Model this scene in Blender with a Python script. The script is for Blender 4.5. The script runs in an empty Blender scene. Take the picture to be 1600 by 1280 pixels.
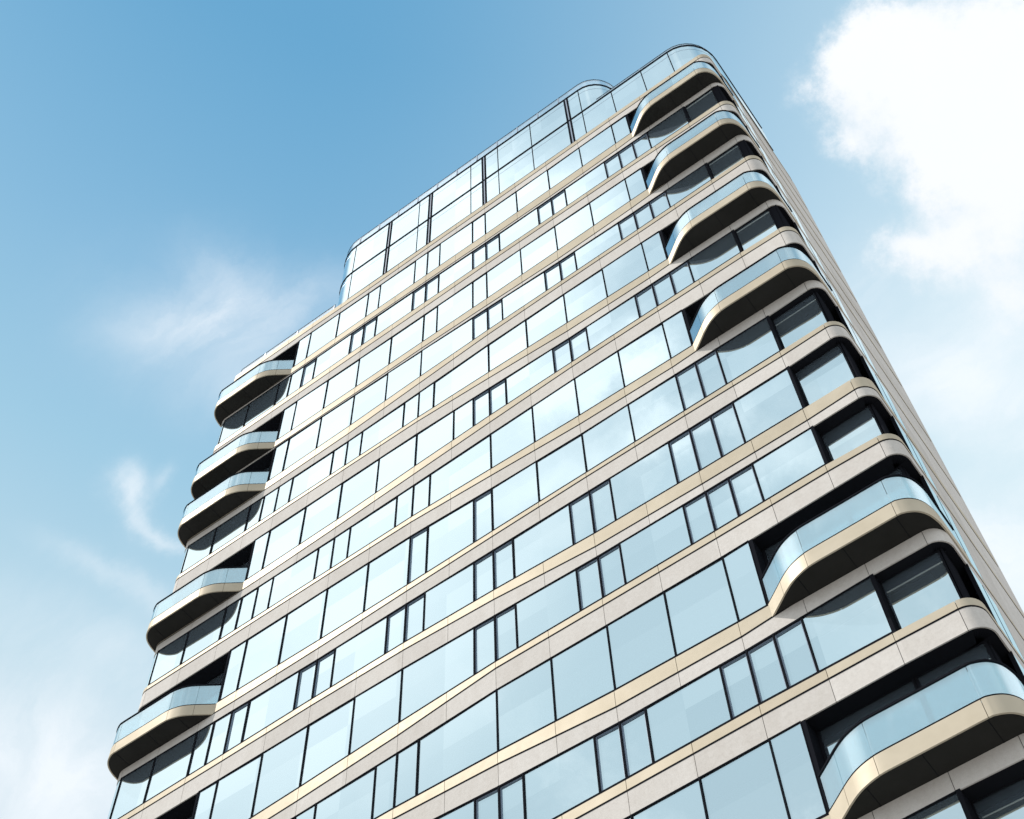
import bpy, math, random
from mathutils import Vector, Matrix
random.seed(7)
S = bpy.context.scene
COL = S.collection
GZ = 47.36                      # height of the facade datum above the street
# ------------------------------------------------------------------ camera
RM = [[0.8100171303822463, 0.5858877741832027, -0.024652881169621402],
      [-0.5229065652621787, 0.702637371909643, -0.48256549529875265],
      [-0.2654071824442997, 0.40377746303943507, 0.8755128713208138]]
CP = Vector((15.10476826, -20.35408965, -45.75620657 + GZ))
FPX = 2363.3547
cam_d = bpy.data.cameras.new('camera'); cam = bpy.data.objects.new('camera', cam_d); COL.objects.link(cam)
cam_d.sensor_fit = 'HORIZONTAL'; cam_d.sensor_width = 36.0; cam_d.lens = FPX / 1600 * 36
cam_d.clip_start = 0.1; cam_d.clip_end = 20000
m3 = Matrix((RM[0], [-a for a in RM[1]], [-a for a in RM[2]])).transposed()
cam.matrix_world = Matrix.Translation(CP) @ m3.to_4x4()
S.camera = cam
S.render.resolution_x = 1024; S.render.resolution_y = 819

def ray(px, py):
    d = Vector(((px - 800) / FPX, (py - 640) / FPX, 1.0))
    r = Matrix(RM).transposed() @ d
    return r.normalized()
# ------------------------------------------------------------------ sun and sky
SUN_EL, SUN_AZ = math.radians(57), math.radians(-58)        # azimuth from -y towards +x
sd = Vector((math.cos(SUN_EL) * math.sin(SUN_AZ), -math.cos(SUN_EL) * math.cos(SUN_AZ), math.sin(SUN_EL)))
sl = bpy.data.lights.new('sun', 'SUN'); sl.energy = 5.0; sl.angle = math.radians(0.5); sl.color = (1.0, 0.95, 0.88)
so = bpy.data.objects.new('sun', sl); COL.objects.link(so)
so.rotation_euler = sd.to_track_quat('Z', 'Y').to_euler()
S.view_settings.view_transform = 'Standard'; S.view_settings.look = 'None'
S.view_settings.exposure = 0.2; S.view_settings.gamma = 1.0; S.view_settings.use_curve_mapping = False

W = bpy.data.worlds.new('World'); S.world = W; W.use_nodes = True
nt = W.node_tree; nt.nodes.clear(); L = nt.links
def N(t, **k):
    n = nt.nodes.new(t)
    for a, b in k.items(): setattr(n, a, b)
    return n
def val(x, sock):
    if isinstance(x, (int, float)): sock.default_value = x
    elif isinstance(x, (tuple, Vector)): sock.default_value = tuple(x)
    else: L.new(x, sock)
def M(op, a, b=0.0, c=None, clamp=False):
    n = N('ShaderNodeMath', operation=op, use_clamp=clamp); val(a, n.inputs[0]); val(b, n.inputs[1])
    if c is not None: val(c, n.inputs[2])
    return n.outputs[0]
def VM(op, a, b=(0, 0, 0)):
    n = N('ShaderNodeVectorMath', operation=op); val(a, n.inputs[0]); val(b, n.inputs[1])
    return n.outputs['Value'] if op in ('DOT_PRODUCT', 'LENGTH') else n.outputs['Vector']
def SS(x, lo, hi):
    n = N('ShaderNodeMapRange', interpolation_type='SMOOTHSTEP'); val(x, n.inputs[0])
    n.inputs[1].default_value = lo; n.inputs[2].default_value = hi; return n.outputs[0]
def MIX(f, a, b, mode='MIX'):
    n = N('ShaderNodeMix', data_type='RGBA', blend_type=mode); val(f, n.inputs[0])
    for x, s in ((a, n.inputs[6]), (b, n.inputs[7])):
        if isinstance(x, tuple): s.default_value = (*x, 1)
        else: L.new(x, s)
    return n.outputs[2]
def NZ(v, scale, detail, rough=0.55, out='Fac', dist=0.0):
    n = N('ShaderNodeTexNoise'); L.new(v, n.inputs['Vector']); n.inputs['Scale'].default_value = scale
    n.inputs['Detail'].default_value = detail; n.inputs['Roughness'].default_value = rough
    n.inputs['Distortion'].default_value = dist; return n.outputs[out]
tc = N('ShaderNodeTexCoord'); P = tc.outputs['Generated']
sky = N('ShaderNodeTexSky', sky_type='NISHITA', sun_disc=False, sun_elevation=SUN_EL, altitude=50, air_density=1.0, dust_density=0.6, ozone_density=2.5)
sky.sun_rotation = math.atan2(sd.x, sd.y)
sep = N('ShaderNodeSeparateXYZ'); L.new(P, sep.inputs[0]); Z = sep.outputs['Z']
tint = N('ShaderNodeVectorMath', operation='MULTIPLY'); L.new(sky.outputs[0], tint.inputs[0]); tint.inputs[1].default_value = (1.0, 1.35, 1.2)
# summer haze: the air pales towards the horizon
rp = N('ShaderNodeValToRGB'); L.new(Z, rp.inputs[0])
stops = [(0.0, (.60, .66, .68)), (.50, (.80, .86, .90)), (.66, (.74, .83, .90)), (.76, (.56, .76, .87)), (.84, (.37, .63, .81)), (.90, (.25, .51, .745)), (.96, (.145, .405, .665)), (1.0, (.13, .385, .65))]
rp.color_ramp.elements[0].position = stops[0][0]; rp.color_ramp.elements[0].color = (*stops[0][1], 1)
rp.color_ramp.elements[1].position = 1.0; rp.color_ramp.elements[1].color = (*stops[-1][1], 1)
for p_, c_ in stops[1:-1]:
    e = rp.color_ramp.elements.new(p_); e.color = (*c_, 1)
hs = N('ShaderNodeVectorMath', operation='SCALE'); L.new(rp.outputs[0], hs.inputs[0]); hs.inputs['Scale'].default_value = 8.6
col = MIX(0.93, tint.outputs[0], hs.outputs[0])
front_sky = SS(sep.outputs['Y'], -0.03, -0.2)
hx = M('MULTIPLY', SS(M('ADD', sep.outputs['X'], sep.outputs['Y']), -0.1, 0.75), 0.74)
col = MIX(hx, col, (6.5, 8.0, 8.5))
dsun = VM('DOT_PRODUCT', P, tuple(sd))
west = M('MULTIPLY', SS(sep.outputs['Y'], 0.02, -0.2), M('MULTIPLY_ADD', M('MULTIPLY', SS(sep.outputs['X'], -0.22, -0.62), SS(Z, 0.68, 0.84)), 0.40, M('MULTIPLY_ADD', SS(Z, 0.66, 0.84), 0.38, 0.34)))
west = M('MAXIMUM', west, M('MULTIPLY', M('MULTIPLY', SS(sep.outputs['Y'], 0.13, -0.05), SS(sep.outputs['X'], -0.52, -0.66)), 0.85))
col = MIX(west, col, (9.0, 9.9, 10.4))          # bright veil added to the unseen sunward sky to whiten the glass reflections
col = MIX(M('MULTIPLY', M('MULTIPLY', SS(sep.outputs['X'], 0.12, 0.4), SS(sep.outputs['Y'], -0.1, 0.3)), 0.9), col, (12.0, 12.4, 12.9))   # unseen bright bank added off to the right to light the flank
col = MIX(M('MULTIPLY', SS(dsun, 0.95, 1.0), front_sky), col, (13.5, 13.8, 14.0))
# clouds: soft ellipses placed by direction, ragged by noise
jit = VM('SUBTRACT', NZ(P, 8.0, 9.0, 0.68, 'Color'), (0.5, 0.5, 0.5))
sc = N('ShaderNodeVectorMath', operation='SCALE'); L.new(jit, sc.inputs[0]); sc.inputs['Scale'].default_value = 0.10
PW = VM('ADD', P, sc.outputs[0])
sc2 = N('ShaderNodeVectorMath', operation='SCALE'); L.new(jit, sc2.inputs[0]); sc2.inputs['Scale'].default_value = 0.05
PV = VM('ADD', P, sc2.outputs[0])
def blob(src, px, py, a, b, ang, dens, mirror=False):
    t = math.radians(ang)
    def rr(x, y):
        v = ray(x, y)
        if mirror: v.y = -v.y
        return v
    D = rr(px, py); A = (rr(px + a * math.cos(t), py + a * math.sin(t)) - D); B = (rr(px - b * math.sin(t), py + b * math.cos(t)) - D)
    la, lb = A.length, B.length; A.normalize(); B.normalize()
    x = M('DIVIDE', M('SUBTRACT', VM('DOT_PRODUCT', src, tuple(A)), A.dot(D)), la)
    y = M('DIVIDE', M('SUBTRACT', VM('DOT_PRODUCT', src, tuple(B)), B.dot(D)), lb)
    r2 = M('MULTIPLY_ADD', x, x, M('MULTIPLY', y, y))
    front = M('GREATER_THAN', VM('DOT_PRODUCT', P, tuple(D)), 0.5)
    return M('MULTIPLY', M('MULTIPLY', M('EXPONENT', M('MULTIPLY', r2, -1.0)), dens), front)
def total(src, lst, mirror=False):
    acc = None
    for bl in lst:
        v = blob(src, *bl, mirror=mirror); acc = v if acc is None else M('ADD', acc, v)
    return acc
cumulus = [(1500, 150, 170, 110, 10, 1.5), (1375, 75, 80, 55, -30, .9), (1310, 140, 50, 50, 0, 0.8), (1570, 320, 110, 150, 0, 1.2), (1480, 240, 70, 60, 0, .5),
           (1640, 60, 180, 120, 0, 1.3), (1450, 380, 70, 50, 20, 0.66), (1395, 365, 45, 30, 0, 0.5), (1590, 480, 45, 45, 0, 0.6), (1345, 225, 50, 35, 40, .5)]
dn = total(PW, cumulus)
fine = NZ(P, 13.0, 10.0, 0.66)
dn = M('ADD', dn, M('MULTIPLY', M('MULTIPLY', M('SUBTRACT', fine, 0.5), 2.2), M('MULTIPLY', dn, 2.5, clamp=True)))
cum = SS(dn, 0.12, 1.25)
wisps = [(320, 500, 125, 42, -8, .46), (345, 430, 75, 55, 30, .30), (480, 470, 90, 40, -20, .25), (390, 600, 110, 60, 10, .22), (190, 750, 26, 30, 60, .5), (245, 752, 30, 13, -50, .4),
         (197, 790, 20, 45, -12, .55), (222, 838, 40, 14, 40, .45), (268, 862, 36, 10, 20, .35), (150, 885, 90, 18, 30, .30), (225, 930, 50, 22, 35, .25),
         (60, 1200, 260, 150, 20, .95), (150, 1000, 200, 60, 25, .3), (330, 520, 190, 110, 10, .25), (1520, 610, 190, 90, 15, .8), (1600, 880, 190, 140, 0, .95), (1330, 500, 110, 160, 30, .4), (1560, 480, 120, 90, 0, .6)]
wd = total(PV, wisps)
wn = NZ(VM('MULTIPLY', PV, (1.0, 2.6, 1.5)), 6.0, 9.0, 0.62, dist=0.9)
wsp = M('MULTIPLY', wd, M('MULTIPLY_ADD', SS(wn, 0.28, 0.75), 0.75, 0.52), clamp=True)
# clouds on the other side of the sky, the ones the glass mirrors
mir = [(470, 400, 320, 250, 0, 1.9), (640, 560, 360, 220, -30, .7), (990, 560, 70, 38, -30, .9), (880, 620, 75, 42, -30, .8), (1060, 660, 150, 40, -28, .8), (620, 470, 240, 120, -33, .8), (820, 760, 170, 40, -30, .5), (1180, 720, 120, 45, -28, .7),
       (700, 560, 120, 60, -30, .35), (450, 640, 120, 60, -30, .5), (880, 880, 150, 60, -28, .25), (560, 820, 160, 50, -30, .4), (900, 330, 160, 60, -33, .35)]
md = total(PW, mir, mirror=True)
md = SS(M('ADD', md, M('MULTIPLY', M('SUBTRACT', NZ(P, 14.0, 7.0, 0.6), 0.5), 0.9)), 0.15, 1.3)
back = SS(sep.outputs['Y'], -0.1, -0.25)
md = M('MULTIPLY', md, back)
soft = M('MULTIPLY', M('MULTIPLY', SS(NZ(PW, 8.0, 6.0, 0.55, dist=.5), 0.47, 0.70), 0.55), back)
col = MIX(soft, col, (11.5, 11.9, 12.2))
col = MIX(M('MULTIPLY', wsp, 0.8), col, (8.5, 8.9, 9.3))
shade = MIX(NZ(PW, 5.0, 5.0), (8.0, 8.35, 8.8), (9.1, 9.25, 9.4))
col = MIX(cum, col, shade)
col = MIX(M('MULTIPLY', md, 0.92), col, (14.5, 14.6, 14.8))
bg = N('ShaderNodeBackground'); L.new(col, bg.inputs[0]); bg.inputs[1].default_value = 0.10
wo = N('ShaderNodeOutputWorld'); L.new(bg.outputs[0], wo.inputs[0])

# ------------------------------------------------------------------ materials
def mat(name, build):
    m = bpy.data.materials.new(name); m.use_nodes = True; t = m.node_tree; t.nodes.clear()
    o = t.nodes.new('ShaderNodeOutputMaterial'); build(t, o); return m
def setin(n, **k):
    for a, b in k.items(): n.inputs[a.replace('_', ' ')].default_value = b
def prin(t, o, **k):
    p = t.nodes.new('ShaderNodeBsdfPrincipled'); t.links.new(p.outputs[0], o.inputs[0]); setin(p, **k); return p
def tnoise(t, scale, detail=4, vec=None, rough=.55):
    c = t.nodes.new('ShaderNodeTexCoord'); n = t.nodes.new('ShaderNodeTexNoise')
    n.inputs['Scale'].default_value = scale; n.inputs['Detail'].default_value = detail; n.inputs['Roughness'].default_value = rough
    if vec:
        mp = t.nodes.new('ShaderNodeMapping'); mp.inputs['Scale'].default_value = vec
        t.links.new(c.outputs['Object'], mp.inputs[0]); t.links.new(mp.outputs[0], n.inputs['Vector'])
    else: t.links.new(c.outputs['Object'], n.inputs['Vector'])
    return n
def tramp(t, src, stops):
    r = t.nodes.new('ShaderNodeValToRGB'); t.links.new(src, r.inputs[0])
    r.color_ramp.elements[0].position = stops[0][0]; r.color_ramp.elements[0].color = (*stops[0][1], 1)
    r.color_ramp.elements[1].position = stops[-1][0]; r.color_ramp.elements[1].color = (*stops[-1][1], 1)
    for p_, c_ in stops[1:-1]:
        e = r.color_ramp.elements.new(p_); e.color = (*c_, 1)
    return r
def tmix(t, a, b, mode='MULTIPLY', f=1.0):
    n = t.nodes.new('ShaderNodeMix'); n.data_type = 'RGBA'; n.blend_type = mode; n.inputs[0].default_value = f
    t.links.new(a, n.inputs[6]); t.links.new(b, n.inputs[7]); return n.outputs[2]
def panel_tone(t, lo, hi, cell=1.68):
    """one steady tone for each cladding panel"""
    c = t.nodes.new('ShaderNodeTexCoord'); mp = t.nodes.new('ShaderNodeMapping')
    mp.inputs['Location'].default_value = (-0.8 / cell + 40, 0.5, 20); mp.inputs['Scale'].default_value = (1 / cell, 0.12, 1 / 3.3)
    fl = t.nodes.new('ShaderNodeVectorMath'); fl.operation = 'FLOOR'; wn_ = t.nodes.new('ShaderNodeTexWhiteNoise')
    t.links.new(c.outputs['Object'], mp.inputs[0]); t.links.new(mp.outputs[0], fl.inputs[0]); t.links.new(fl.outputs[0], wn_.inputs[0])
    return tramp(t, wn_.outputs['Value'], [(0, lo), (1, hi)])
def b_stone(t, o):
    p = prin(t, o, Roughness=.95, Specular_IOR_Level=.0)
    a = tramp(t, tnoise(t, 9, 8, rough=.7).outputs[0], [(.35, (.625, .59, .558)), (.52, (.665, .63, .60)), (.7, (.69, .655, .625))])
    b = tramp(t, tnoise(t, 60, 3).outputs[0], [(.3, (.90, .90, .90)), (.6, (1, 1, 1))])
    st = tramp(t, tnoise(t, 2.2, 5, (1.0, 1.0, .35), .7).outputs[0], [(.3, (.93, .92, .91)), (.6, (1, 1, 1))])
    x = tmix(t, tmix(t, tmix(t, a.outputs[0], b.outputs[0]), st.outputs[0]), panel_tone(t, (.89, .885, .88), (1.0, 1.0, 1.0)).outputs[0])
    t.links.new(x, p.inputs['Base Color'])
    bp = t.nodes.new('ShaderNodeBump'); bp.inputs['Strength'].default_value = .12; bp.inputs['Distance'].default_value = .01
    t.links.new(tnoise(t, 45, 6).outputs[0], bp.inputs['Height']); t.links.new(bp.outputs[0], p.inputs['Normal'])
def b_tan(t, o):
    p = prin(t, o, Roughness=.36, Metallic=.09, Specular_IOR_Level=.0)
    a = tramp(t, tnoise(t, 1.4, 5).outputs[0], [(.3, (.50, .44, .345)), (.7, (.565, .50, .40))])
    x = tmix(t, a.outputs[0], panel_tone(t, (.92, .91, .90), (1.0, 1.0, 1.0)).outputs[0])
    t.links.new(x, p.inputs['Base Color'])
    r = tramp(t, tnoise(t, 6, 6).outputs[0], [(.3, (.40,) * 3), (.7, (.48,) * 3)]); t.links.new(r.outputs[0], p.inputs['Roughness'])
def b_black(t, o):
    p = prin(t, o, Roughness=.5, Base_Color=(.013, .014, .018, 1), Specular_IOR_Level=.0)
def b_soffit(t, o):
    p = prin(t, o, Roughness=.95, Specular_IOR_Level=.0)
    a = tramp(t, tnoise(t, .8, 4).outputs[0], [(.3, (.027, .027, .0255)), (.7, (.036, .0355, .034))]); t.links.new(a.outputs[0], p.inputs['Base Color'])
def b_fgrey(t, o):
    prin(t, o, Roughness=.35, Base_Color=(.19, .24, .32, 1), Metallic=.2)
def glass(name, refl, tcol, gcol, rough=.004, wav=.004, haze=.11):
    def b(t, o):
        lw = t.nodes.new('ShaderNodeFresnel'); lw.inputs['IOR'].default_value = 1.45
        mr = t.nodes.new('ShaderNodeMapRange'); mr.inputs[1].default_value = 0.03; mr.inputs[2].default_value = 0.6
        mr.inputs[3].default_value = refl; mr.inputs[4].default_value = min(1.0, refl + .35); t.links.new(lw.outputs[0], mr.inputs[0])
        pt = panel_tone(t, (.84, .865, .88), (1.0, 1.0, 1.0), 1.69)
        g = t.nodes.new('ShaderNodeBsdfGlossy'); g.inputs['Color'].default_value = (*gcol, 1); g.inputs['Roughness'].default_value = rough
        gx = t.nodes.new('ShaderNodeMix'); gx.data_type = 'RGBA'; gx.blend_type = 'MULTIPLY'; gx.inputs[0].default_value = 1; gx.inputs[6].default_value = (*gcol, 1); t.links.new(pt.outputs[0], gx.inputs[7]); t.links.new(gx.outputs[2], g.inputs['Color'])
        tr = t.nodes.new('ShaderNodeBsdfTransparent'); tr.inputs['Color'].default_value = (*tcol, 1)
        bp = t.nodes.new('ShaderNodeBump'); bp.inputs['Strength'].default_value = 1.0; bp.inputs['Distance'].default_value = wav
        n = tnoise(t, .55, 1, (1, 1, .6)); t.links.new(n.outputs[0], bp.inputs['Height']); t.links.new(bp.outputs[0], g.inputs['Normal'])
        mx = t.nodes.new('ShaderNodeMixShader'); t.links.new(mr.outputs[0], mx.inputs[0]); t.links.new(tr.outputs[0], mx.inputs[1]); t.links.new(g.outputs[0], mx.inputs[2])
        df = t.nodes.new('ShaderNodeBsdfDiffuse'); df.inputs['Color'].default_value = (.34, .44, .54, 1)      # blue-grey veil painted over the pane, standing in for the sky-lit interior
        m2 = t.nodes.new('ShaderNodeMixShader'); m2.inputs[0].default_value = haze
        t.links.new(mx.outputs[0], m2.inputs[1]); t.links.new(df.outputs[0], m2.inputs[2]); t.links.new(m2.outputs[0], o.inputs[0])
    return mat(name, b)
STONE = mat('pale_stone', b_stone); TAN = mat('champagne_metal', b_tan); BLACK = mat('black_metal', b_black)
SOFF = mat('dark_soffit', b_soffit); FGREY = mat('blue_grey_frame', b_fgrey)
GLASS = glass('window_glass', .76, (.70, .80, .82), (.83, .97, 1.0), haze=.13)
BGLASS = glass('balcony_glass', .52, (.66, .84, .86), (.80, .95, 1.0), wav=.003, haze=.025)
RGLASS = glass('roof_rail_glass', .22, (.86, .93, .95), (.95, .98, 1.0), wav=.002, haze=.03)
CEIL = mat('interior_plaster', lambda t, o: prin(t, o, Roughness=.8, Base_Color=(.62, .64, .64, 1)))
CEILD = mat('interior_blind_pelmet', lambda t, o: prin(t, o, Roughness=.8, Base_Color=(.22, .25, .27, 1)))
FILL_SHEET = mat('interior_fill_sheet', lambda t, o: prin(t, o, Roughness=.9, Base_Color=(.46, .52, .58, 1)))
def b_ground(t, o):
    p = prin(t, o, Roughness=.85)
    a = tramp(t, tnoise(t, .15, 6).outputs[0], [(.3, (.16, .155, .15)), (.7, (.24, .235, .225))]); t.links.new(a.outputs[0], p.inputs['Base Color'])
GROUND = mat('street_paving', b_ground)

# ------------------------------------------------------------------ mesh helpers
class MB:
    def __init__(s): s.v = []; s.f = []; s.m = []; s.mats = []; s.sm = []
    def mi(s, m):
        if m not in s.mats: s.mats.append(m)
        return s.mats.index(m)
    def face(s, pts, m, smooth=False):
        i = len(s.v); s.v += [tuple(p) for p in pts]; s.f.append(tuple(range(i, i + len(pts)))); s.m.append(s.mi(m)); s.sm.append(smooth)
    def box8(s, b, m):
        """b: 4 bottom points then 4 top points, both anticlockwise from above"""
        i = len(s.v); s.v += [tuple(p) for p in b]; k = s.mi(m)
        for f in ((3, 2, 1, 0), (4, 5, 6, 7), (0, 1, 5, 4), (1, 2, 6, 5), (2, 3, 7, 6), (3, 0, 4, 7)):
            s.f.append(tuple(i + j for j in f)); s.m.append(k); s.sm.append(False)
    def box(s, x0, x1, y0, y1, z0, z1, m):
        s.box8([(x0, y0, z0), (x1, y0, z0), (x1, y1, z0), (x0, y1, z0), (x0, y0, z1), (x1, y0, z1), (x1, y1, z1), (x0, y1, z1)], m)
    def strip(s, outer, inner, m):
        """closed shell between two lists of (x,y,zlo,zhi), outer face first"""
        i = len(s.v); k = s.mi(m); n = len(outer)
        for (x, y, a, b), (X, Y, A, B) in zip(outer, inner):
            s.v += [(x, y, a), (x, y, b), (X, Y, A), (X, Y, B)]
        def F(a, b, c, d, sm=True): s.f.append((a, b, c, d)); s.m.append(k); s.sm.append(sm)
        for j in range(n - 1):
            p = i + 4 * j; q = p + 4
            F(p, q, q + 1, p + 1); F(p + 1, q + 1, q + 3, p + 3); F(p + 3, q + 3, q + 2, p + 2); F(p + 2, q + 2, q, p)
        F(i, i + 1, i + 3, i + 2); e = i + 4 * (n - 1); F(e, e + 2, e + 3, e + 1)
    def build(s, name, parent=None, offs=(0, 0, GZ)):
        me = bpy.data.meshes.new(name); me.from_pydata([(x, y, z) for x, y, z in s.v], [], s.f)
        for m in s.mats: me.materials.append(m)
        me.polygons.foreach_set('material_index', s.m); me.polygons.foreach_set('use_smooth', s.sm)
        me.validate(); me.update()
        try: me.set_sharp_from_angle(angle=math.radians(35))
        except Exception: pass
        o = bpy.data.objects.new(name, me); COL.objects.link(o); o.parent = parent
        return o
def child(o, parent): o.parent = parent; return o

# ------------------------------------------------------------------ facade tables, metres from the datum
KN = [-14.3, -9.2, -5.8, -2.4, .8, 4.2, 7.6, 10.8, 12.3]
T =[
  [18.726, 18.641, 18.527, 18.535, 18.575, 18.565, 18.636, 18.683, 18.709] ,
  [14.875, 14.912, 14.972, 15.001, 15.003, 15.068, 15.129, 15.151, 15.16] ,
  [12.013, 12.082, 12.145, 12.142, 12.145, 12.091, 12.083, 12.077, 12.073] ,
  [8.375, 8.359, 8.371, 8.397, 8.393, 8.424, 8.495, 8.525, 8.54] ,
  [5.064, 5.124, 5.222, 5.426, 5.537, 5.556, 5.587, 5.648, 5.677] ,
  [2.176, 2.193, 2.199, 2.207, 2.101, 1.939, 1.812, 1.756, 1.741] ,
  [-1.607, -1.555, -1.452, -1.221, -1.075, -1.049, -1.039, -1.029, -1.07] ,
  [-4.483, -4.457, -4.438, -4.4, -4.555, -4.727, -4.815, -4.845, -4.843] ,
  [-8.123, -8.161, -8.203, -8.183, -8.14, -8.124, -8.097, -8.081, -8.05] ,
  [-11.156, -11.094, -11.034, -11.02, -11.126, -11.337, -11.402, -11.417, -11.393] ,
  [-15.015, -14.901, -14.712, -14.48, -14.314, -14.318, -14.303, -14.256, -14.329] ,
  [-17.74, -17.695, -17.661, -17.67, -17.779, -17.972, -18.052, -18.058, -18.044] ,
  [-20.967, -20.969, -20.97, -20.971, -20.967, -20.955, -20.928, -20.974, -21.02] ,
]
B =[
  [17.687, 17.647, 17.591, 17.607, 17.563, 17.544, 17.635, 17.616, 17.597] ,
  [14.241, 14.257, 14.275, 14.221, 14.131, 14.113, 14.115, 14.141, 14.171] ,
  [11.026, 11.0, 10.961, 10.967, 11.006, 10.984, 10.957, 10.93, 10.907] ,
  [7.895, 7.799, 7.733, 7.681, 7.561, 7.408, 7.351, 7.369, 7.409] ,
  [4.123, 4.073, 4.054, 4.203, 4.37, 4.402, 4.397, 4.347, 4.292] ,
  [1.021, 1.036, 1.042, 1.066, 0.952, 0.79, 0.812, 0.831, 0.857] ,
  [-2.538, -2.533, -2.51, -2.404, -2.284, -2.191, -2.205, -2.274, -2.343] ,
  [-5.524, -5.495, -5.479, -5.495, -5.687, -5.816, -5.805, -5.821, -5.719] ,
  [-9.019, -9.078, -9.148, -9.101, -9.102, -9.103, -9.095, -9.062, -8.935] ,
  [-12.194, -12.161, -12.138, -12.156, -12.268, -12.398, -12.401, -12.388, -12.334] ,
  [-15.829, -15.82, -15.773, -15.613, -15.416, -15.425, -15.403, -15.294, -15.252] ,
  [-18.749, -18.701, -18.675, -18.722, -18.933, -19.065, -19.055, -18.929, -18.931] ,
  [-21.99, -22.0, -22.009, -22.019, -22.025, -22.022, -21.987, -21.943, -21.97] ,
]

FR = [[.5, .5, .5, .45, .45, .4, .4, .4, .4], [.85, .82, .8, .8, .78, .78, .78, .5, .4], [.4, .4, .4, .38, .33, .3, .3, .35, .35],
      [.85, .85, .8, .7, .7, .72, .72, .5, .4], [.5, .5, .48, .4, .3, .25, .25, .25, .25], [.2, .2, .2, .22, .35, .5, .55, .5, .5],
      [.5, .5, .42, .4, .35, .25, .25, .25, .25], [.2, .2, .2, .25, .33, .45, .5, .5, .5], [.5, .5, .4, .3, .25, .2, .22, .28, .28],
      [.25, .25, .24, .27, .35, .55, .6, .6, .55], [.5, .5, .45, .4, .22, .24, .25, .28, .28], [.3, .3, .3, .32, .34, .5, .58, .5, .5],
      [.35, .35, .35, .33, .3, .3, .3, .28, .28]]
for n_, a_, b_ in ((1, .66, .36), (3, .60, .36), (5, .5, .3), (7, .5, .26), (11, .5, .26)): FR[n_][6] = a_; FR[n_][-1] = FR[n_][-2] = b_
for n_, a_ in ((1, .6), (3, .8)): FR[n_][0] = a_
while len(T) < 20:
    first = len(T) == 13
    T.append([v - (3.72 if first else 3.25) for v in T[-1]]); B.append([v - (3.63 if first else 3.25) for v in B[-1]]); FR.append(FR[len(FR) - 2])
NB = len(T)
def lerp(tab, u):
    u = min(max(u, KN[0]), KN[-1])
    for i in range(len(KN) - 1):
        if u <= KN[i + 1]:
            t = (u - KN[i]) / (KN[i + 1] - KN[i]); return tab[i] * (1 - t) + tab[i + 1] * t
    return tab[-1]
zT = lambda n, u: lerp(T[n], u)
zB = lambda n, u: lerp(B[n], u)
zF = lambda n, u: zT(n, u) + (zB(n, u) - zT(n, u)) * lerp(FR[n], u)
XL, XR, RC = -14.3, 12.65, .45
YBACK = 7.2
def outline(off=0.0, r=RC, xl=XL, xr=XR, yb=YBACK, y0=0.0):
    """(x, y, nx, ny) along left side, corner, front, corner, right side; off moves inward"""
    pts = []
    def add(x, y, nx, ny): pts.append((x - nx * off, y - ny * off, nx, ny))
    return pts, add
def path_at(s, r=RC, xl=XL, xr=XR, y0=0.0, off=0.0):
    """s along the front edge: s<xl+r runs round the left corner and up the left side; s>xr-r the right"""
    q = math.pi / 2 * r
    if s < xl + r:
        d = xl + r - s
        if d < q:
            a = d / r; nx, ny = -math.sin(a), -math.cos(a); return (xl + r + nx * (r - off), y0 + r + ny * (r - off), nx, ny)
        return (xl + off, y0 + r + d - q, -1, 0)
    if s > xr - r:
        d = s - (xr - r)
        if d < q:
            a = d / r; nx, ny = math.sin(a), -math.cos(a); return (xr - r + nx * (r - off), y0 + r + ny * (r - off), nx, ny)
        return (xr - off, y0 + r + d - q, 1, 0)
    return (s, y0 + off, 0, -1)
def samples(s0, s1, r=RC, xl=XL, xr=XR, y0=0.0):
    q = math.pi / 2 * r; ks = [s0, s1]
    for a, b in ((xl + r - q, xl + r), (xr - r, xr - r + q)):
        for i in range(9): ks.append(a + (b - a) * i / 8)
    ks += KN
    return sorted(set(round(k, 4) for k in ks if s0 <= k <= s1))
Q = math.pi / 2 * RC
SMAX = XR - RC + Q + (YBACK - RC); SMIN = XL + RC - Q - (YBACK - RC)
JOINTS = [-13.85, -12.3, -10.65, -9.17, -7.48, -5.8, -4.1, -2.4, -.8, .8, 2.49, 4.18, 5.88, 7.58, 9.2, 10.78, 12.2]
sr = 12.2 + Q
while sr < SMAX - .4: JOINTS.append(sr + .02); sr += 1.65
JOINTS.append(SMAX)
sr = -13.85 - Q
while sr > SMIN + .4: JOINTS.insert(0, sr - .02); sr -= 1.65
JOINTS.insert(0, SMIN)

tower = bpy.data.objects.new('apartment_tower', None); COL.objects.link(tower)
tower['label'] = 'tall glass apartment tower with rounded corners, pale stone bands and curved corner balconies'
tower['category'] = 'building'
tower.location = (0, 0, GZ)
gb = MB(); gb.box(-3000, 3000, -3000, 3000, -1, 0, GROUND)
g = gb.build('ground'); g['kind'] = 'structure'; g['label'] = 'grey street paving around the foot of the tower'; g['category'] = 'ground'

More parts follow.
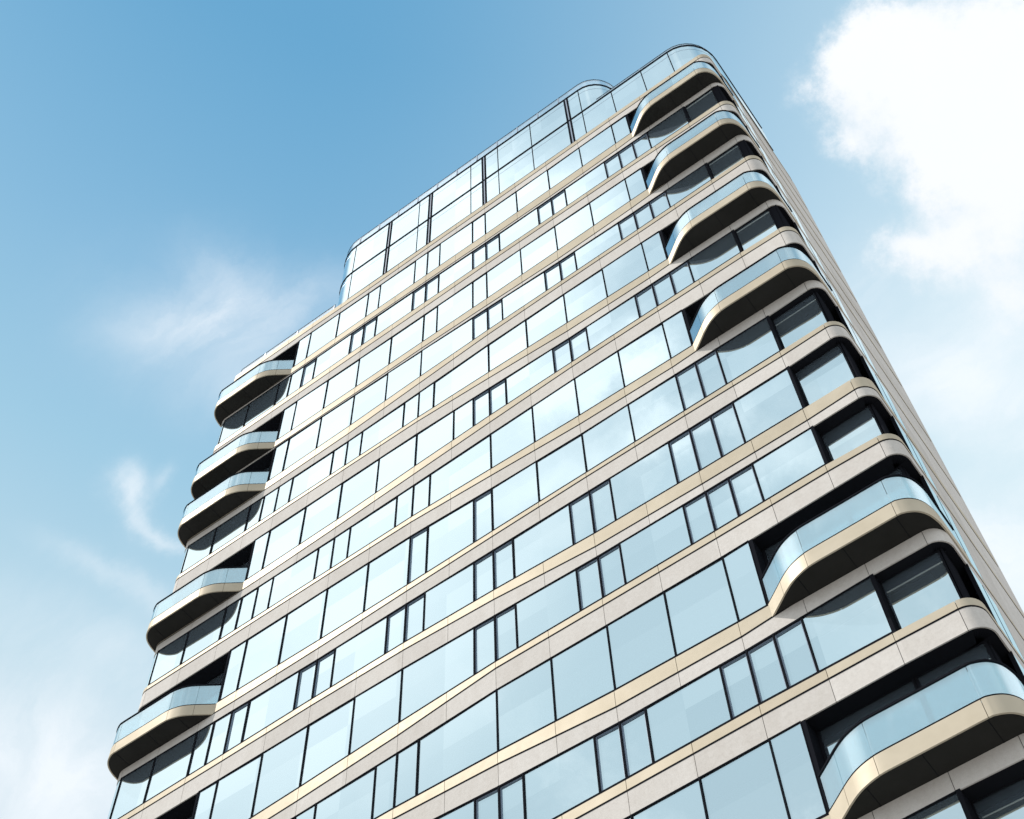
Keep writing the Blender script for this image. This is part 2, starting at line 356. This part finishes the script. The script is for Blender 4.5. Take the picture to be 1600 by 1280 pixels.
# ------------------------------------------------------------------ floor bands
def shell(mb, s0, s1, lo, hi, o0, o1, m, **k):
    ss = samples(s0, s1, **k); out = []; inn = []
    for s in ss:
        x, y, _, _ = path_at(s, off=o0, **k); X, Y, _, _ = path_at(s, off=o1, **k)
        out.append((x, y, lo(s), hi(s))); inn.append((X, Y, lo(s), hi(s)))
    mb.strip(out, inn, m)
for n in range(NB):
    bk = MB(); shell(bk, SMIN, SMAX, lambda s: zB(n, s) + .012, lambda s: zT(n, s) - .012, .045, .75, BLACK)
    band = bk.build('floor_band', tower)
    tm = MB(); st = MB(); bk2 = MB()
    for a, b in zip(JOINTS, JOINTS[1:]):
        g_ = .007
        shell(tm, a + g_, b - g_, lambda s: zF(n, s) + .024, lambda s: zT(n, s), 0, .04, TAN)
        shell(st, a + g_, b - g_, lambda s: zB(n, s), lambda s: zF(n, s) - .024, 0.012, .044, STONE)
    for a, b in zip(JOINTS, JOINTS[1:]): shell(bk2, a + .007, b - .007, lambda s: zF(n, s) - .0235, lambda s: zF(n, s) + .0235, .0065, .03, BLACK)
    bk2.build('shadow_joint', band)
    tm.build('metal_fascia', band); st.build('stone_fascia', band)

# ------------------------------------------------------------------ windows
ROWS = {
 1: [-9.2, -7.5, -5.8, -5.1, -3.1, -2.4, -1.7, .1, .8, 2.5, 4.2, 5.9, 7.6, 8.36],
 2: [-9.2, -8.5, -6.5, -5.8, -5.1, -3.1, -2.4, -1.7, .1, .8, 1.5, 3.5, 4.2, 4.9, 6.9, 7.6, 8.3, 9.03, 10.8],
 3: [-9.2, -7.5, -5.8, -4.1, -2.4, -1.7, .1, .8, 2.5, 4.2, 5.9, 7.6, 8.36],
 4: [-9.2, -7.5, -5.8, -4.1, -2.4, .1, .8, 1.5, 3.5, 4.2, 4.9, 6.9, 7.6, 8.3, 9.03, 10.8],
 5: [-9.2, -8.5, -6.5, -5.8, -5.1, -3.1, -2.4, -1.7, .8, 2.5, 4.2, 5.9, 7.6, 8.36],
 6: [-9.2, -7.5, -5.8, -4.1, -2.4, -.75, .1, .8, 1.5, 3.5, 4.2, 4.9, 6.9, 7.6, 8.3, 9.03, 10.8],
 7: [-9.2, -8.5, -6.5, -5.8, -5.1, -3.1, -2.4, -1.7, .8, 2.5, 4.2, 5.9, 7.6, 8.36],
 8: [-9.2, -7.5, -5.8, -4.1, -2.4, -1.7, .1, .8, 2.5, 4.2, 5.9, 7.6, 8.3, 9.03, 10.8],
 9: [-9.2, -8.5, -6.5, -5.8, -5.1, -3.1, -2.4, -1.7, .1, .8, 1.5, 3.5, 4.2, 4.9, 6.9, 7.6, 8.3, 9.03, 10.8],
 10: [-9.2, -7.5, -5.8, -4.1, -2.4, .1, .8, 1.5, 3.5, 4.2, 4.9, 6.9, 7.6, 8.3, 9.03, 10.8],
 11: [-9.2, -8.5, -6.5, -5.8, -5.1, -3.1, -2.4, -1.7, .8, 2.5, 4.2, 5.9, 7.6, 8.36],
 12: [-9.2, -7.5, -5.8, -4.1, -2.4, -1.7, .1, .8, 1.5, 3.5, 4.2, 4.9, 6.9, 7.6, 8.3, 9.03, 10.8],
 13: [-9.2, -8.5, -6.5, -5.8, -5.1, -3.1, -2.4, -1.7, .8, 2.5, 4.2, 5.9, 7.6, 8.36]}
ROWS[14] = list(ROWS[12])
OPEN_R = {1, 3, 5, 7, 11, 13}; OPEN_L = {1, 3, 4, 6, 8, 10}
REC_R = {2: .06, 4: .06, 6: .07, 8: .19, 9: .28, 10: .36, 12: .29, 14: .42}
wins = []       # (size in the picture, frame mesh, pane mesh)
def proj(x, y, z):
    q = Matrix(RM) @ (Vector((x, y, z + GZ)) - CP); return 800 + FPX * q.x / q.z, 640 + FPX * q.y / q.z
def in_frame(x, y, z):
    a, b = proj(x, y, z); return -30 < a < 1630 and -30 < b < 1310
def window(n, u0, u1, y=0.0, narrow=False, lw=.035, rw=.035):
    """one window of row n from u0 to u1; glass lies behind the frame"""
    f = MB(); p = MB()
    h = .06; ht = .03 if not narrow else .05
    def lo(u): return zT(n, u) - .01
    def hi(u): return zB(n - 1, u) + .02
    d0, d1 = y + .003, y + .15
    gy = y + (.035 if not narrow else .07)
    tz = random.uniform(-1, 1) * .0034; tx = random.uniform(-1, 1) * .003
    def bar(ua, ub, la, lb, ha, hb, m, y0, y1):
        f.box8([(ua, y0, la), (ub, y0, lb), (ub, y1, lb), (ua, y1, la), (ua, y0, ha), (ub, y0, hb), (ub, y1, hb), (ua, y1, ha)], m)
    bar(u0, u0 + lw, lo(u0), lo(u0 + lw), hi(u0), hi(u0 + lw), BLACK, d0, d1)
    bar(u1 - rw, u1, lo(u1 - rw), lo(u1), hi(u1 - rw), hi(u1), BLACK, d0, d1)
    a, b = u0 + lw, u1 - rw
    bar(a, b, lo(a), lo(b), lo(a) + h + .03, lo(b) + h + .03, BLACK, d0 + .003, d1)
    bar(a, b, hi(a) - ht, hi(b) - ht, hi(a), hi(b), BLACK, d0 + .003, d1)
    if narrow:
        w = .028; y0, y1 = d0 + .04, gy + .03
        la, lb, ha, hb = lo(a) + h + .03, lo(b) + h + .03, hi(a) - ht, hi(b) - ht
        bar(a, a + w, la, la, ha, ha, FGREY, y0, y1); bar(b - w, b, lb, lb, hb, hb, FGREY, y0, y1)
        bar(a + w, b - w, la, lb, la + w, lb + w, FGREY, y0 + .002, y1); bar(a + w, b - w, ha - w, hb - w, ha, hb, FGREY, y0 + .002, y1)
    zl = zT(n, a) + .02; zr = zT(n, b) + .02; Zl = zB(n - 1, a) - .02; Zr = zB(n - 1, b) - .02
    dx = (b - a) * tz; dz = (Zl - zl) * tx
    p.face([(a - .004, gy + dx, zl), (b + .004, gy - dx, zr), (b + .004, gy - dx + dz, Zr), (a - .004, gy + dx + dz, Zl)], GLASS)
    q = [proj(X, y, Zq) for X, Zq in ((a, zl), (b, zr), (b, Zr), (a, Zl))]
    ar = abs(sum(q[i][0] * q[(i + 1) % 4][1] - q[(i + 1) % 4][0] * q[i][1] for i in range(4))) / 2
    if not in_frame((a + b) / 2, y, (zl + Zl) / 2): ar *= .2
    wins.append((ar, f, p))
for n, us in ROWS.items():
    us = [-9.93] + us
    for a, b in zip(us, us[1:]):
        nar = (b - a) < .8 and not (a < -9.5) and not (b > 8.3 and n in OPEN_R and b < 8.5) and n not in (1, 3, 5, 7, 11, 13)
        thin = n in (1, 3, 5, 7, 11, 13) or (b - a) >= .8
        window(n, a, b, narrow=nar, lw=.021 if not nar else .024, rw=.019 if not nar else .024)
    if n in OPEN_R:
        r = .5
        jm = MB(); jm.box8([(8.36, .014, zT(n, 8.4)), (8.46, .014, zT(n, 8.4)), (8.46, r, zT(n, 8.4)), (8.36, r, zT(n, 8.4)),
                           (8.36, .014, zB(n - 1, 8.4) + .02), (8.46, .014, zB(n - 1, 8.4) + .02), (8.46, r, zB(n - 1, 8.4) + .02), (8.36, r, zB(n - 1, 8.4) + .02)], BLACK)
        jm.build('loggia_jamb', tower)
        window(n, 8.47, 10.75, y=r - .05, lw=.07, rw=.05); window(n, 10.76, 12.36, y=r - .05, lw=.06, rw=.06)
    else:
        r = REC_R[n]
        jm = MB(); jm.box8([(10.80, .0, zT(n, 10.8)), (10.87, .0, zT(n, 10.87)), (10.87, r + .1, zT(n, 10.87)), (10.80, r + .1, zT(n, 10.8)),
                           (10.80, .0, zB(n - 1, 10.8) + .02), (10.87, .0, zB(n - 1, 10.87) + .02), (10.87, r + .1, zB(n - 1, 10.87) + .02), (10.80, r + .1, zB(n - 1, 10.8) + .02)], BLACK)
        jm.build('window_post', tower)
        window(n, 10.871, 12.33 if r > .1 else 12.2, y=r, lw=.03, rw=.045)
    # dark metal return behind the rounded corner
    xa = 12.40 if (n in OPEN_R or REC_R.get(n, 1) > .1) else 12.46
    ya = .5 if n in OPEN_R else REC_R[n]
    zc0, zc1 = zT(n, 12.3) - .005, zB(n - 1, 12.3) + .015
    jm = MB(); jm.box(xa - .05, xa, ya + .02, .99, zc0, zc1, BLACK)
    if not (n in OPEN_R or REC_R.get(n, 1) > .1): jm.box(12.205, 12.40, ya + .02, .2, zc0, zc1, BLACK)
    jm.build('corner_post', tower)
    # left bay
    if n in OPEN_L:
        jm = MB(); jm.box(-9.99, -9.935, .014, .6, zT(n, -10), zB(n - 1, -10) + .02, BLACK); jm.build('loggia_jamb', tower)
        window(n, -11.9, -10.0, y=.55, lw=.05, rw=.05); window(n, -13.8, -11.91, y=.55, lw=.05, rw=.05)
    else:
        window(n, -10.64, -9.931, lw=.03, rw=.03); window(n, -12.38, -10.641, lw=.03, rw=.03); window(n, -13.85, -12.381, lw=.02, rw=.03)
wins.sort(key=lambda w: -w[0])
KEEP = 92
for ar, f, p in wins[:KEEP]:
    o = f.build('window', tower); p.build('pane', o)
def merge(lst):
    m = MB()
    for s in lst:
        i = len(m.v); m.v += s.v; m.f += [tuple(i + k for k in f) for f in s.f]; m.m += [m.mi(s.mats[k]) for k in s.m]; m.sm += s.sm
    return m
rest = merge([x for w in wins[KEEP:] for x in w[1:]]).build('window', tower); rest['kind'] = 'stuff'
rest['label'] = 'smaller and more distant windows of the tower'
# curved corner glass on the left, side glazing on both flanks
for n in range(1, 15):
    lo = lambda s: zT(n, -13.9) - .01
    hi = lambda s: zB(n - 1, -13.9) + .015
    if n not in OPEN_L:
        c = MB(); shell(c, -13.85 - Q - 1.9, -13.851, lo, hi, .035, .05, GLASS)
        o = c.build('corner_glazing', tower)
    else:
        c = MB(); c.box(-13.9, -13.85, .6, 2.3, lo(0), hi(0), BLACK); c.build('loggia_side', tower)
    sg = MB(); zl, zh = zT(n, 12.3) - .01, zB(n - 1, 12.3) + .02
    sg.box(12.63, 12.645, 1.04, 2.38, zl, zh, GLASS)
    sg.box(12.56, 12.652, 1.0, 1.039, zl, zh, BLACK); sg.box(12.56, 12.60, 2.381, 2.43, zl, zh, BLACK); sg.box(12.57, 12.65, 1.72, 1.74, zl, zh, BLACK)
    sg.build('side_window', tower)
# stone flank between the bands, lower walls, back wall, interior
fl = MB()
for n in range(1, NB):
    zl, zh = zT(n, 12.3) - .005, zB(n - 1, 12.3) + .005
    y = 2.45
    while y < YBACK - .1:
        y2 = min(y + 1.18, YBACK)
        fl.box(12.45, 12.642, y + .006, y2 - .006, zl, (zl + zh) / 2 - .006, STONE); fl.box(12.45, 12.642, y + .006, y2 - .006, (zl + zh) / 2 + .006, zh, STONE)
        y = y2
    fl.box(-14.29, -14.1, 2.35, YBACK, zT(n, -14.3) - .005, zB(n - 1, -14.3) + .005, STONE)
fl.box(12.3, 12.44, 2.45, YBACK - .01, -GZ, 18.3, BLACK)
fl.build('flank_wall', tower)
bw = MB(); bw.box(-14.28, 12.64, YBACK + .01, YBACK + .3, -GZ, 18.5, STONE); bw.build('rear_wall', tower)
lg = MB(); lg.box(-13.8, 12.1, .06, .07, -GZ + .02, T[14][3] - .3, GLASS); lg.box(-14.1, 12.4, .5, .6, -GZ + .02, T[15][3] - .3, BLACK); lg.build('lower_glazing', tower)
it = MB()
for n in range(0, 15):
    zc = min(B[n]) + .02; zf = max(T[n]) - .25
    zc = sum(B[n]) / len(B[n]) + .05
    it.box(-9.8, 12.3, .76, 6.9, zc, zc + .5, CEIL)
    it.box(-9.8, 12.3, 6.9, 7.0, zc - 2.6, zc, CEIL)
    it.box(-13.4, 12.2, .95, .97, zc - 2.7, zc - .01, FILL_SHEET); it.box(-9.84, -9.80, .7, 6.9, zc - 2.6, zc - .01, CEIL);  # bluish full-height sheet added behind the glass to lift its black reflections
for n in range(1, 15):
    ss = [-9.8] + [k for k in KN if -9.8 < k < 8.3] + [8.3]
    it.strip([(u, .30, zT(n, u) + .02, zT(n, u) + .02 + .42 * (zB(n - 1, u) - zT(n, u))) for u in ss], [(u, .32, zT(n, u) + .02, zT(n, u) + .02 + .42 * (zB(n - 1, u) - zT(n, u))) for u in ss], CEIL)  # half-height pale sheet added to brighten the lower panes
it.build('interior', tower)

# ------------------------------------------------------------------ balconies
SR = [(8.36, .035), (8.70, -.20), (9.0, -.41), (9.25, -.555), (9.48, -.64), (9.70, -.69), (9.93, -.71), (10.6, -.71), (11.3, -.71), (11.97, -.71),
      (12.12, -.685), (12.25, -.63), (12.37, -.55), (12.48, -.43), (12.565, -.28), (12.62, -.10), (12.655, .1), (12.67, .4), (12.675, 1.5)]
def smooth(pts, k=4):
    out = []
    for i in range(len(pts) - 1):
        p0 = pts[max(i - 1, 0)]; p1 = pts[i]; p2 = pts[i + 1]; p3 = pts[min(i + 2, len(pts) - 1)]
        for j in range(k):
            t = j / k
            out.append(tuple(.5 * ((2 * p1[c]) + (-p0[c] + p2[c]) * t + (2 * p0[c] - 5 * p1[c] + 4 * p2[c] - p3[c]) * t * t + (-p0[c] + 3 * p1[c] - 3 * p2[c] + p3[c]) * t ** 3) for c in (0, 1)))
    out.append(pts[-1]); return out
def offset(pts, d):
    o = []
    for i, p in enumerate(pts):
        a = pts[max(i - 1, 0)]; b = pts[min(i + 1, len(pts) - 1)]; tx, ty = b[0] - a[0], b[1] - a[1]; l = math.hypot(tx, ty) or 1
        o.append((p[0] - ty / l * d, p[1] + tx / l * d))
    return o
def poly_between(pts, key0, key1):
    return [p for p in pts if key0 <= p[2] <= key1]
def strip_pts(mb, pts, d0, d1, z0, z1, m):
    a = offset(pts, d0); b = offset(pts, d1)
    mb.strip([(x, y, z0, z1) for x, y in a], [(x, y, z0, z1) for x, y in b], m)
def balcony(n, right, bot, h, rail, label):
    base = smooth(SR)
    if not right: base = [(-x - 1.65, y) for x, y in base][::-1]
    # arclength parameter for the seams
    seams = [8.95, 9.76, 11.93]
    def cut(a, b):   # piece of the outline by |x| of the right-hand shape
        return a, b
    xs = [(x if right else -x - 1.65) for x, y in base]
    idx = [min(range(len(base)), key=lambda i: (abs(xs[i] - s), i)) for s in seams]
    cor = min(range(len(base)), key=lambda i: abs(xs[i] - 12.655) + abs(base[i][1] - .1))
    cuts = sorted([0] + idx + [cor, len(base) - 1])
    sl_ = MB()
    ins = [(min(max(x, -13.9 if not right else 8.38), 12.30 if right else -10.03), 0.04) for x, y in base]
    side = offset(base, .045)
    # slab: soffit, top and body, behind the metal fascia
    k = len(base)
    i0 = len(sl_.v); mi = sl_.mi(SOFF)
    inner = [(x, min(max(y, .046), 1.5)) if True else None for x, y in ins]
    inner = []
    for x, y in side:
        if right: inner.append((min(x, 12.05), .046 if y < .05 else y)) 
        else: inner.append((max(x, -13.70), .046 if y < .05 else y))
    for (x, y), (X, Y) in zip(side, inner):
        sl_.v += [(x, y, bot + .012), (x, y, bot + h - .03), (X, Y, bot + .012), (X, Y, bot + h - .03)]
    def F(*q): sl_.f.append(q); sl_.m.append(mi); sl_.sm.append(False)
    for j in range(k - 1):
        p = i0 + 4 * j; q = p + 4
        F(p, p + 2, q + 2, q); F(p + 1, q + 1, q + 3, p + 3); F(p, q, q + 1, p + 1)
    for s_ in (9.4, 10.6, 11.93):
        X = s_ if right else -s_ - 1.65
        yy = min(base, key=lambda p: abs(p[0] - X))[1] + .05
        sl_.box(X - .006, X + .006, yy, .04, bot + .006, bot + .02, BLACK)
    o = sl_.build('balcony', tower); o['label'] = label
    fa = MB(); gl = []
    for a, b in zip(cuts, cuts[1:]):
        seg = list(base[a:b + 1])
        if len(seg) < 2: continue
        def trim(s_, g_):
            (x0, y0), (x1, y1) = s_[0], s_[1]; l = math.hypot(x1 - x0, y1 - y0); s_[0] = (x0 + (x1 - x0) * g_ / l, y0 + (y1 - y0) * g_ / l)
            (x0, y0), (x1, y1) = s_[-1], s_[-2]; l = math.hypot(x1 - x0, y1 - y0); s_[-1] = (x0 + (x1 - x0) * g_ / l, y0 + (y1 - y0) * g_ / l)
            return s_
        seg = trim(seg, .006)
        strip_pts(fa, seg, 0, .04, bot, bot + h, TAN)
        gm = MB(); strip_pts(gm, seg, .018, .034, bot + h + .046, bot + rail - .025, BGLASS)
        gm.build('glass_panel', o)
    fa.build('metal_fascia', o)
    hr = MB(); strip_pts(hr, base, -.004, .052, bot + rail - .024, bot + rail + .02, BLACK); strip_pts(hr, base, .004, .052, bot + h + .002, bot + h + .045, BLACK)
    hr.build('handrail', o)
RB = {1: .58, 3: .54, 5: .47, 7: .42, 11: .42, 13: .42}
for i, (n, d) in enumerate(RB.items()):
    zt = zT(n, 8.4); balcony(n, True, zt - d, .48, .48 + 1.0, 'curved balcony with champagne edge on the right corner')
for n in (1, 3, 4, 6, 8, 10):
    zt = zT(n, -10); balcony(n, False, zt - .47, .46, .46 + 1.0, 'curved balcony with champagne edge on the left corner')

# ------------------------------------------------------------------ glazed top storeys
def storey(s0, s1, z0, z1, mull, thick, kw, tr=.62, name='top_storey'):
    y = .03
    gmb = MB(); shell(gmb, s0, s1, lambda s: z0, lambda s: z1, 0, .012, GLASS, **kw)
    fr = MB()
    shell(fr, s0, s1, lambda s: z1 - .04, lambda s: z1 + .04, -.03, .1, BLACK, **kw)
    shell(fr, s0, s1, lambda s: z1 - tr - .012, lambda s: z1 - tr + .012, -.004, .02, FGREY, **kw)
    shell(fr, s0, s1, lambda s: z0 - .02, lambda s: z0 + .03, -.012, .1, BLACK, **kw)
    for u in mull: shell(fr, u - .023, u + .023, lambda s: z0 + .031, lambda s: z1 - .041, -.006, .1, BLACK, **kw)
    for u in thick:
        shell(fr, u - .125, u - .04, lambda s: z0 + .031, lambda s: z1 - .041, -.02, .1, BLACK, **kw)
        shell(fr, u + .04, u + .125, lambda s: z0 + .031, lambda s: z1 - .041, -.02, .1, BLACK, **kw)
        shell(fr, u - .04, u + .04, lambda s: z0 + .031, lambda s: z1 - .041, -.003, .1, FGREY, **kw)
    o = fr.build(name, tower); gmb.build('glazing', o)
    return o
MU = [-7.13, -3.12, 0.02, 1.63, 3.56, 6.4]; TH = [-4.95, -2.42, .80, 5.68]
kl = dict(r=1.6, xl=-8.75, xr=12.68, y0=.03); kr = dict(r=1.45, xl=-8.75, xr=7.86, y0=.03)
ZM, ZU = 21.77, 25.05
def kwpath(u): return kl if u < 0 else kr
# lower glazed storey: left curve of radius 1.6, right curve of radius 1.6
o = storey(-7.15 - 1.6 * math.pi / 2 - 4, 11.08 + 1.6 * math.pi / 2 + 4, 18.66, ZM, MU + [8.0, 9.62, 11.06], TH, kl)
# upper storey: left part and right part meet at u = 0
o = storey(-7.15 - 1.6 * math.pi / 2 - 4, -.02, ZM + .041, ZU, [-7.13, -3.12], [-4.95, -2.42], kl)
o = storey(-.02, 6.41 + 1.45 * math.pi / 2 + 3, ZM + .041, ZU, [.02, 1.63, 3.56, 6.4], [.80, 5.68], kr)
rf = MB(); rf.box(-8.6, 7.7, 1.7, 5.6, 24.9, 25.0, CEIL); rf.box(-7.0, 6.3, .2, 1.7, 24.9, 25.0, CEIL); rf.box(-8.6, 12.5, 1.7, 5.6, 21.6, 21.7, CEIL); rf.box(-7.0, 11.0, .2, 1.7, 21.6, 21.7, CEIL)
rf.box(-8.6, 7.7, 5.6, 5.7, 21.7, 25.0, CEIL); rf.box(-8.6, 12.5, 5.6, 5.7, 18.4, 21.6, CEIL); rf.box(-13.9, 12.2, .76, YBACK, 18.3, 18.4, CEIL)
rf.build('roof_deck', tower)
def rail(s0, s1, z0, z1, off, posts, kw, top=True):
    gm = MB(); shell(gm, s0, s1, lambda s: z0, lambda s: z1, off, off + .015, RGLASS, **kw)
    fr = MB()
    shell(fr, s0, s1, lambda s: z1, lambda s: z1 + .03, off - .008, off + .022, BLACK, **kw)
    for u in posts: shell(fr, u - .03, u + .03, lambda s: z0 + .2, lambda s: z1 - .04, off - .02, off + .06, FGREY, **kw)
    o = fr.build('roof_railing', tower); gm.build('glass_panel', o)
PS = [-6.98 + 1.226 * i for i in range(11)]
rail(-7.15 - 1.6 * math.pi / 2 - 2, -.02, ZU + .045, 25.98, .03, [p for p in PS if p < 0], kl)
rail(-.02, 6.41 + 1.45 * math.pi / 2 + 2, ZU + .045, 25.98, .03, [p for p in PS if p > 0], kr)
rail(7.2, 11.08 + 1.6 * math.pi / 2 + 3, ZM + .045, 22.22, .04, [9.6, 12.9], kl)
kt = dict(r=RC, xl=XL, xr=XR, y0=0.0)
rail(-13.85 - Q - 2, -8.1, 18.72, 19.6, .2, [-12.4, -10.4, -8.15], kt)
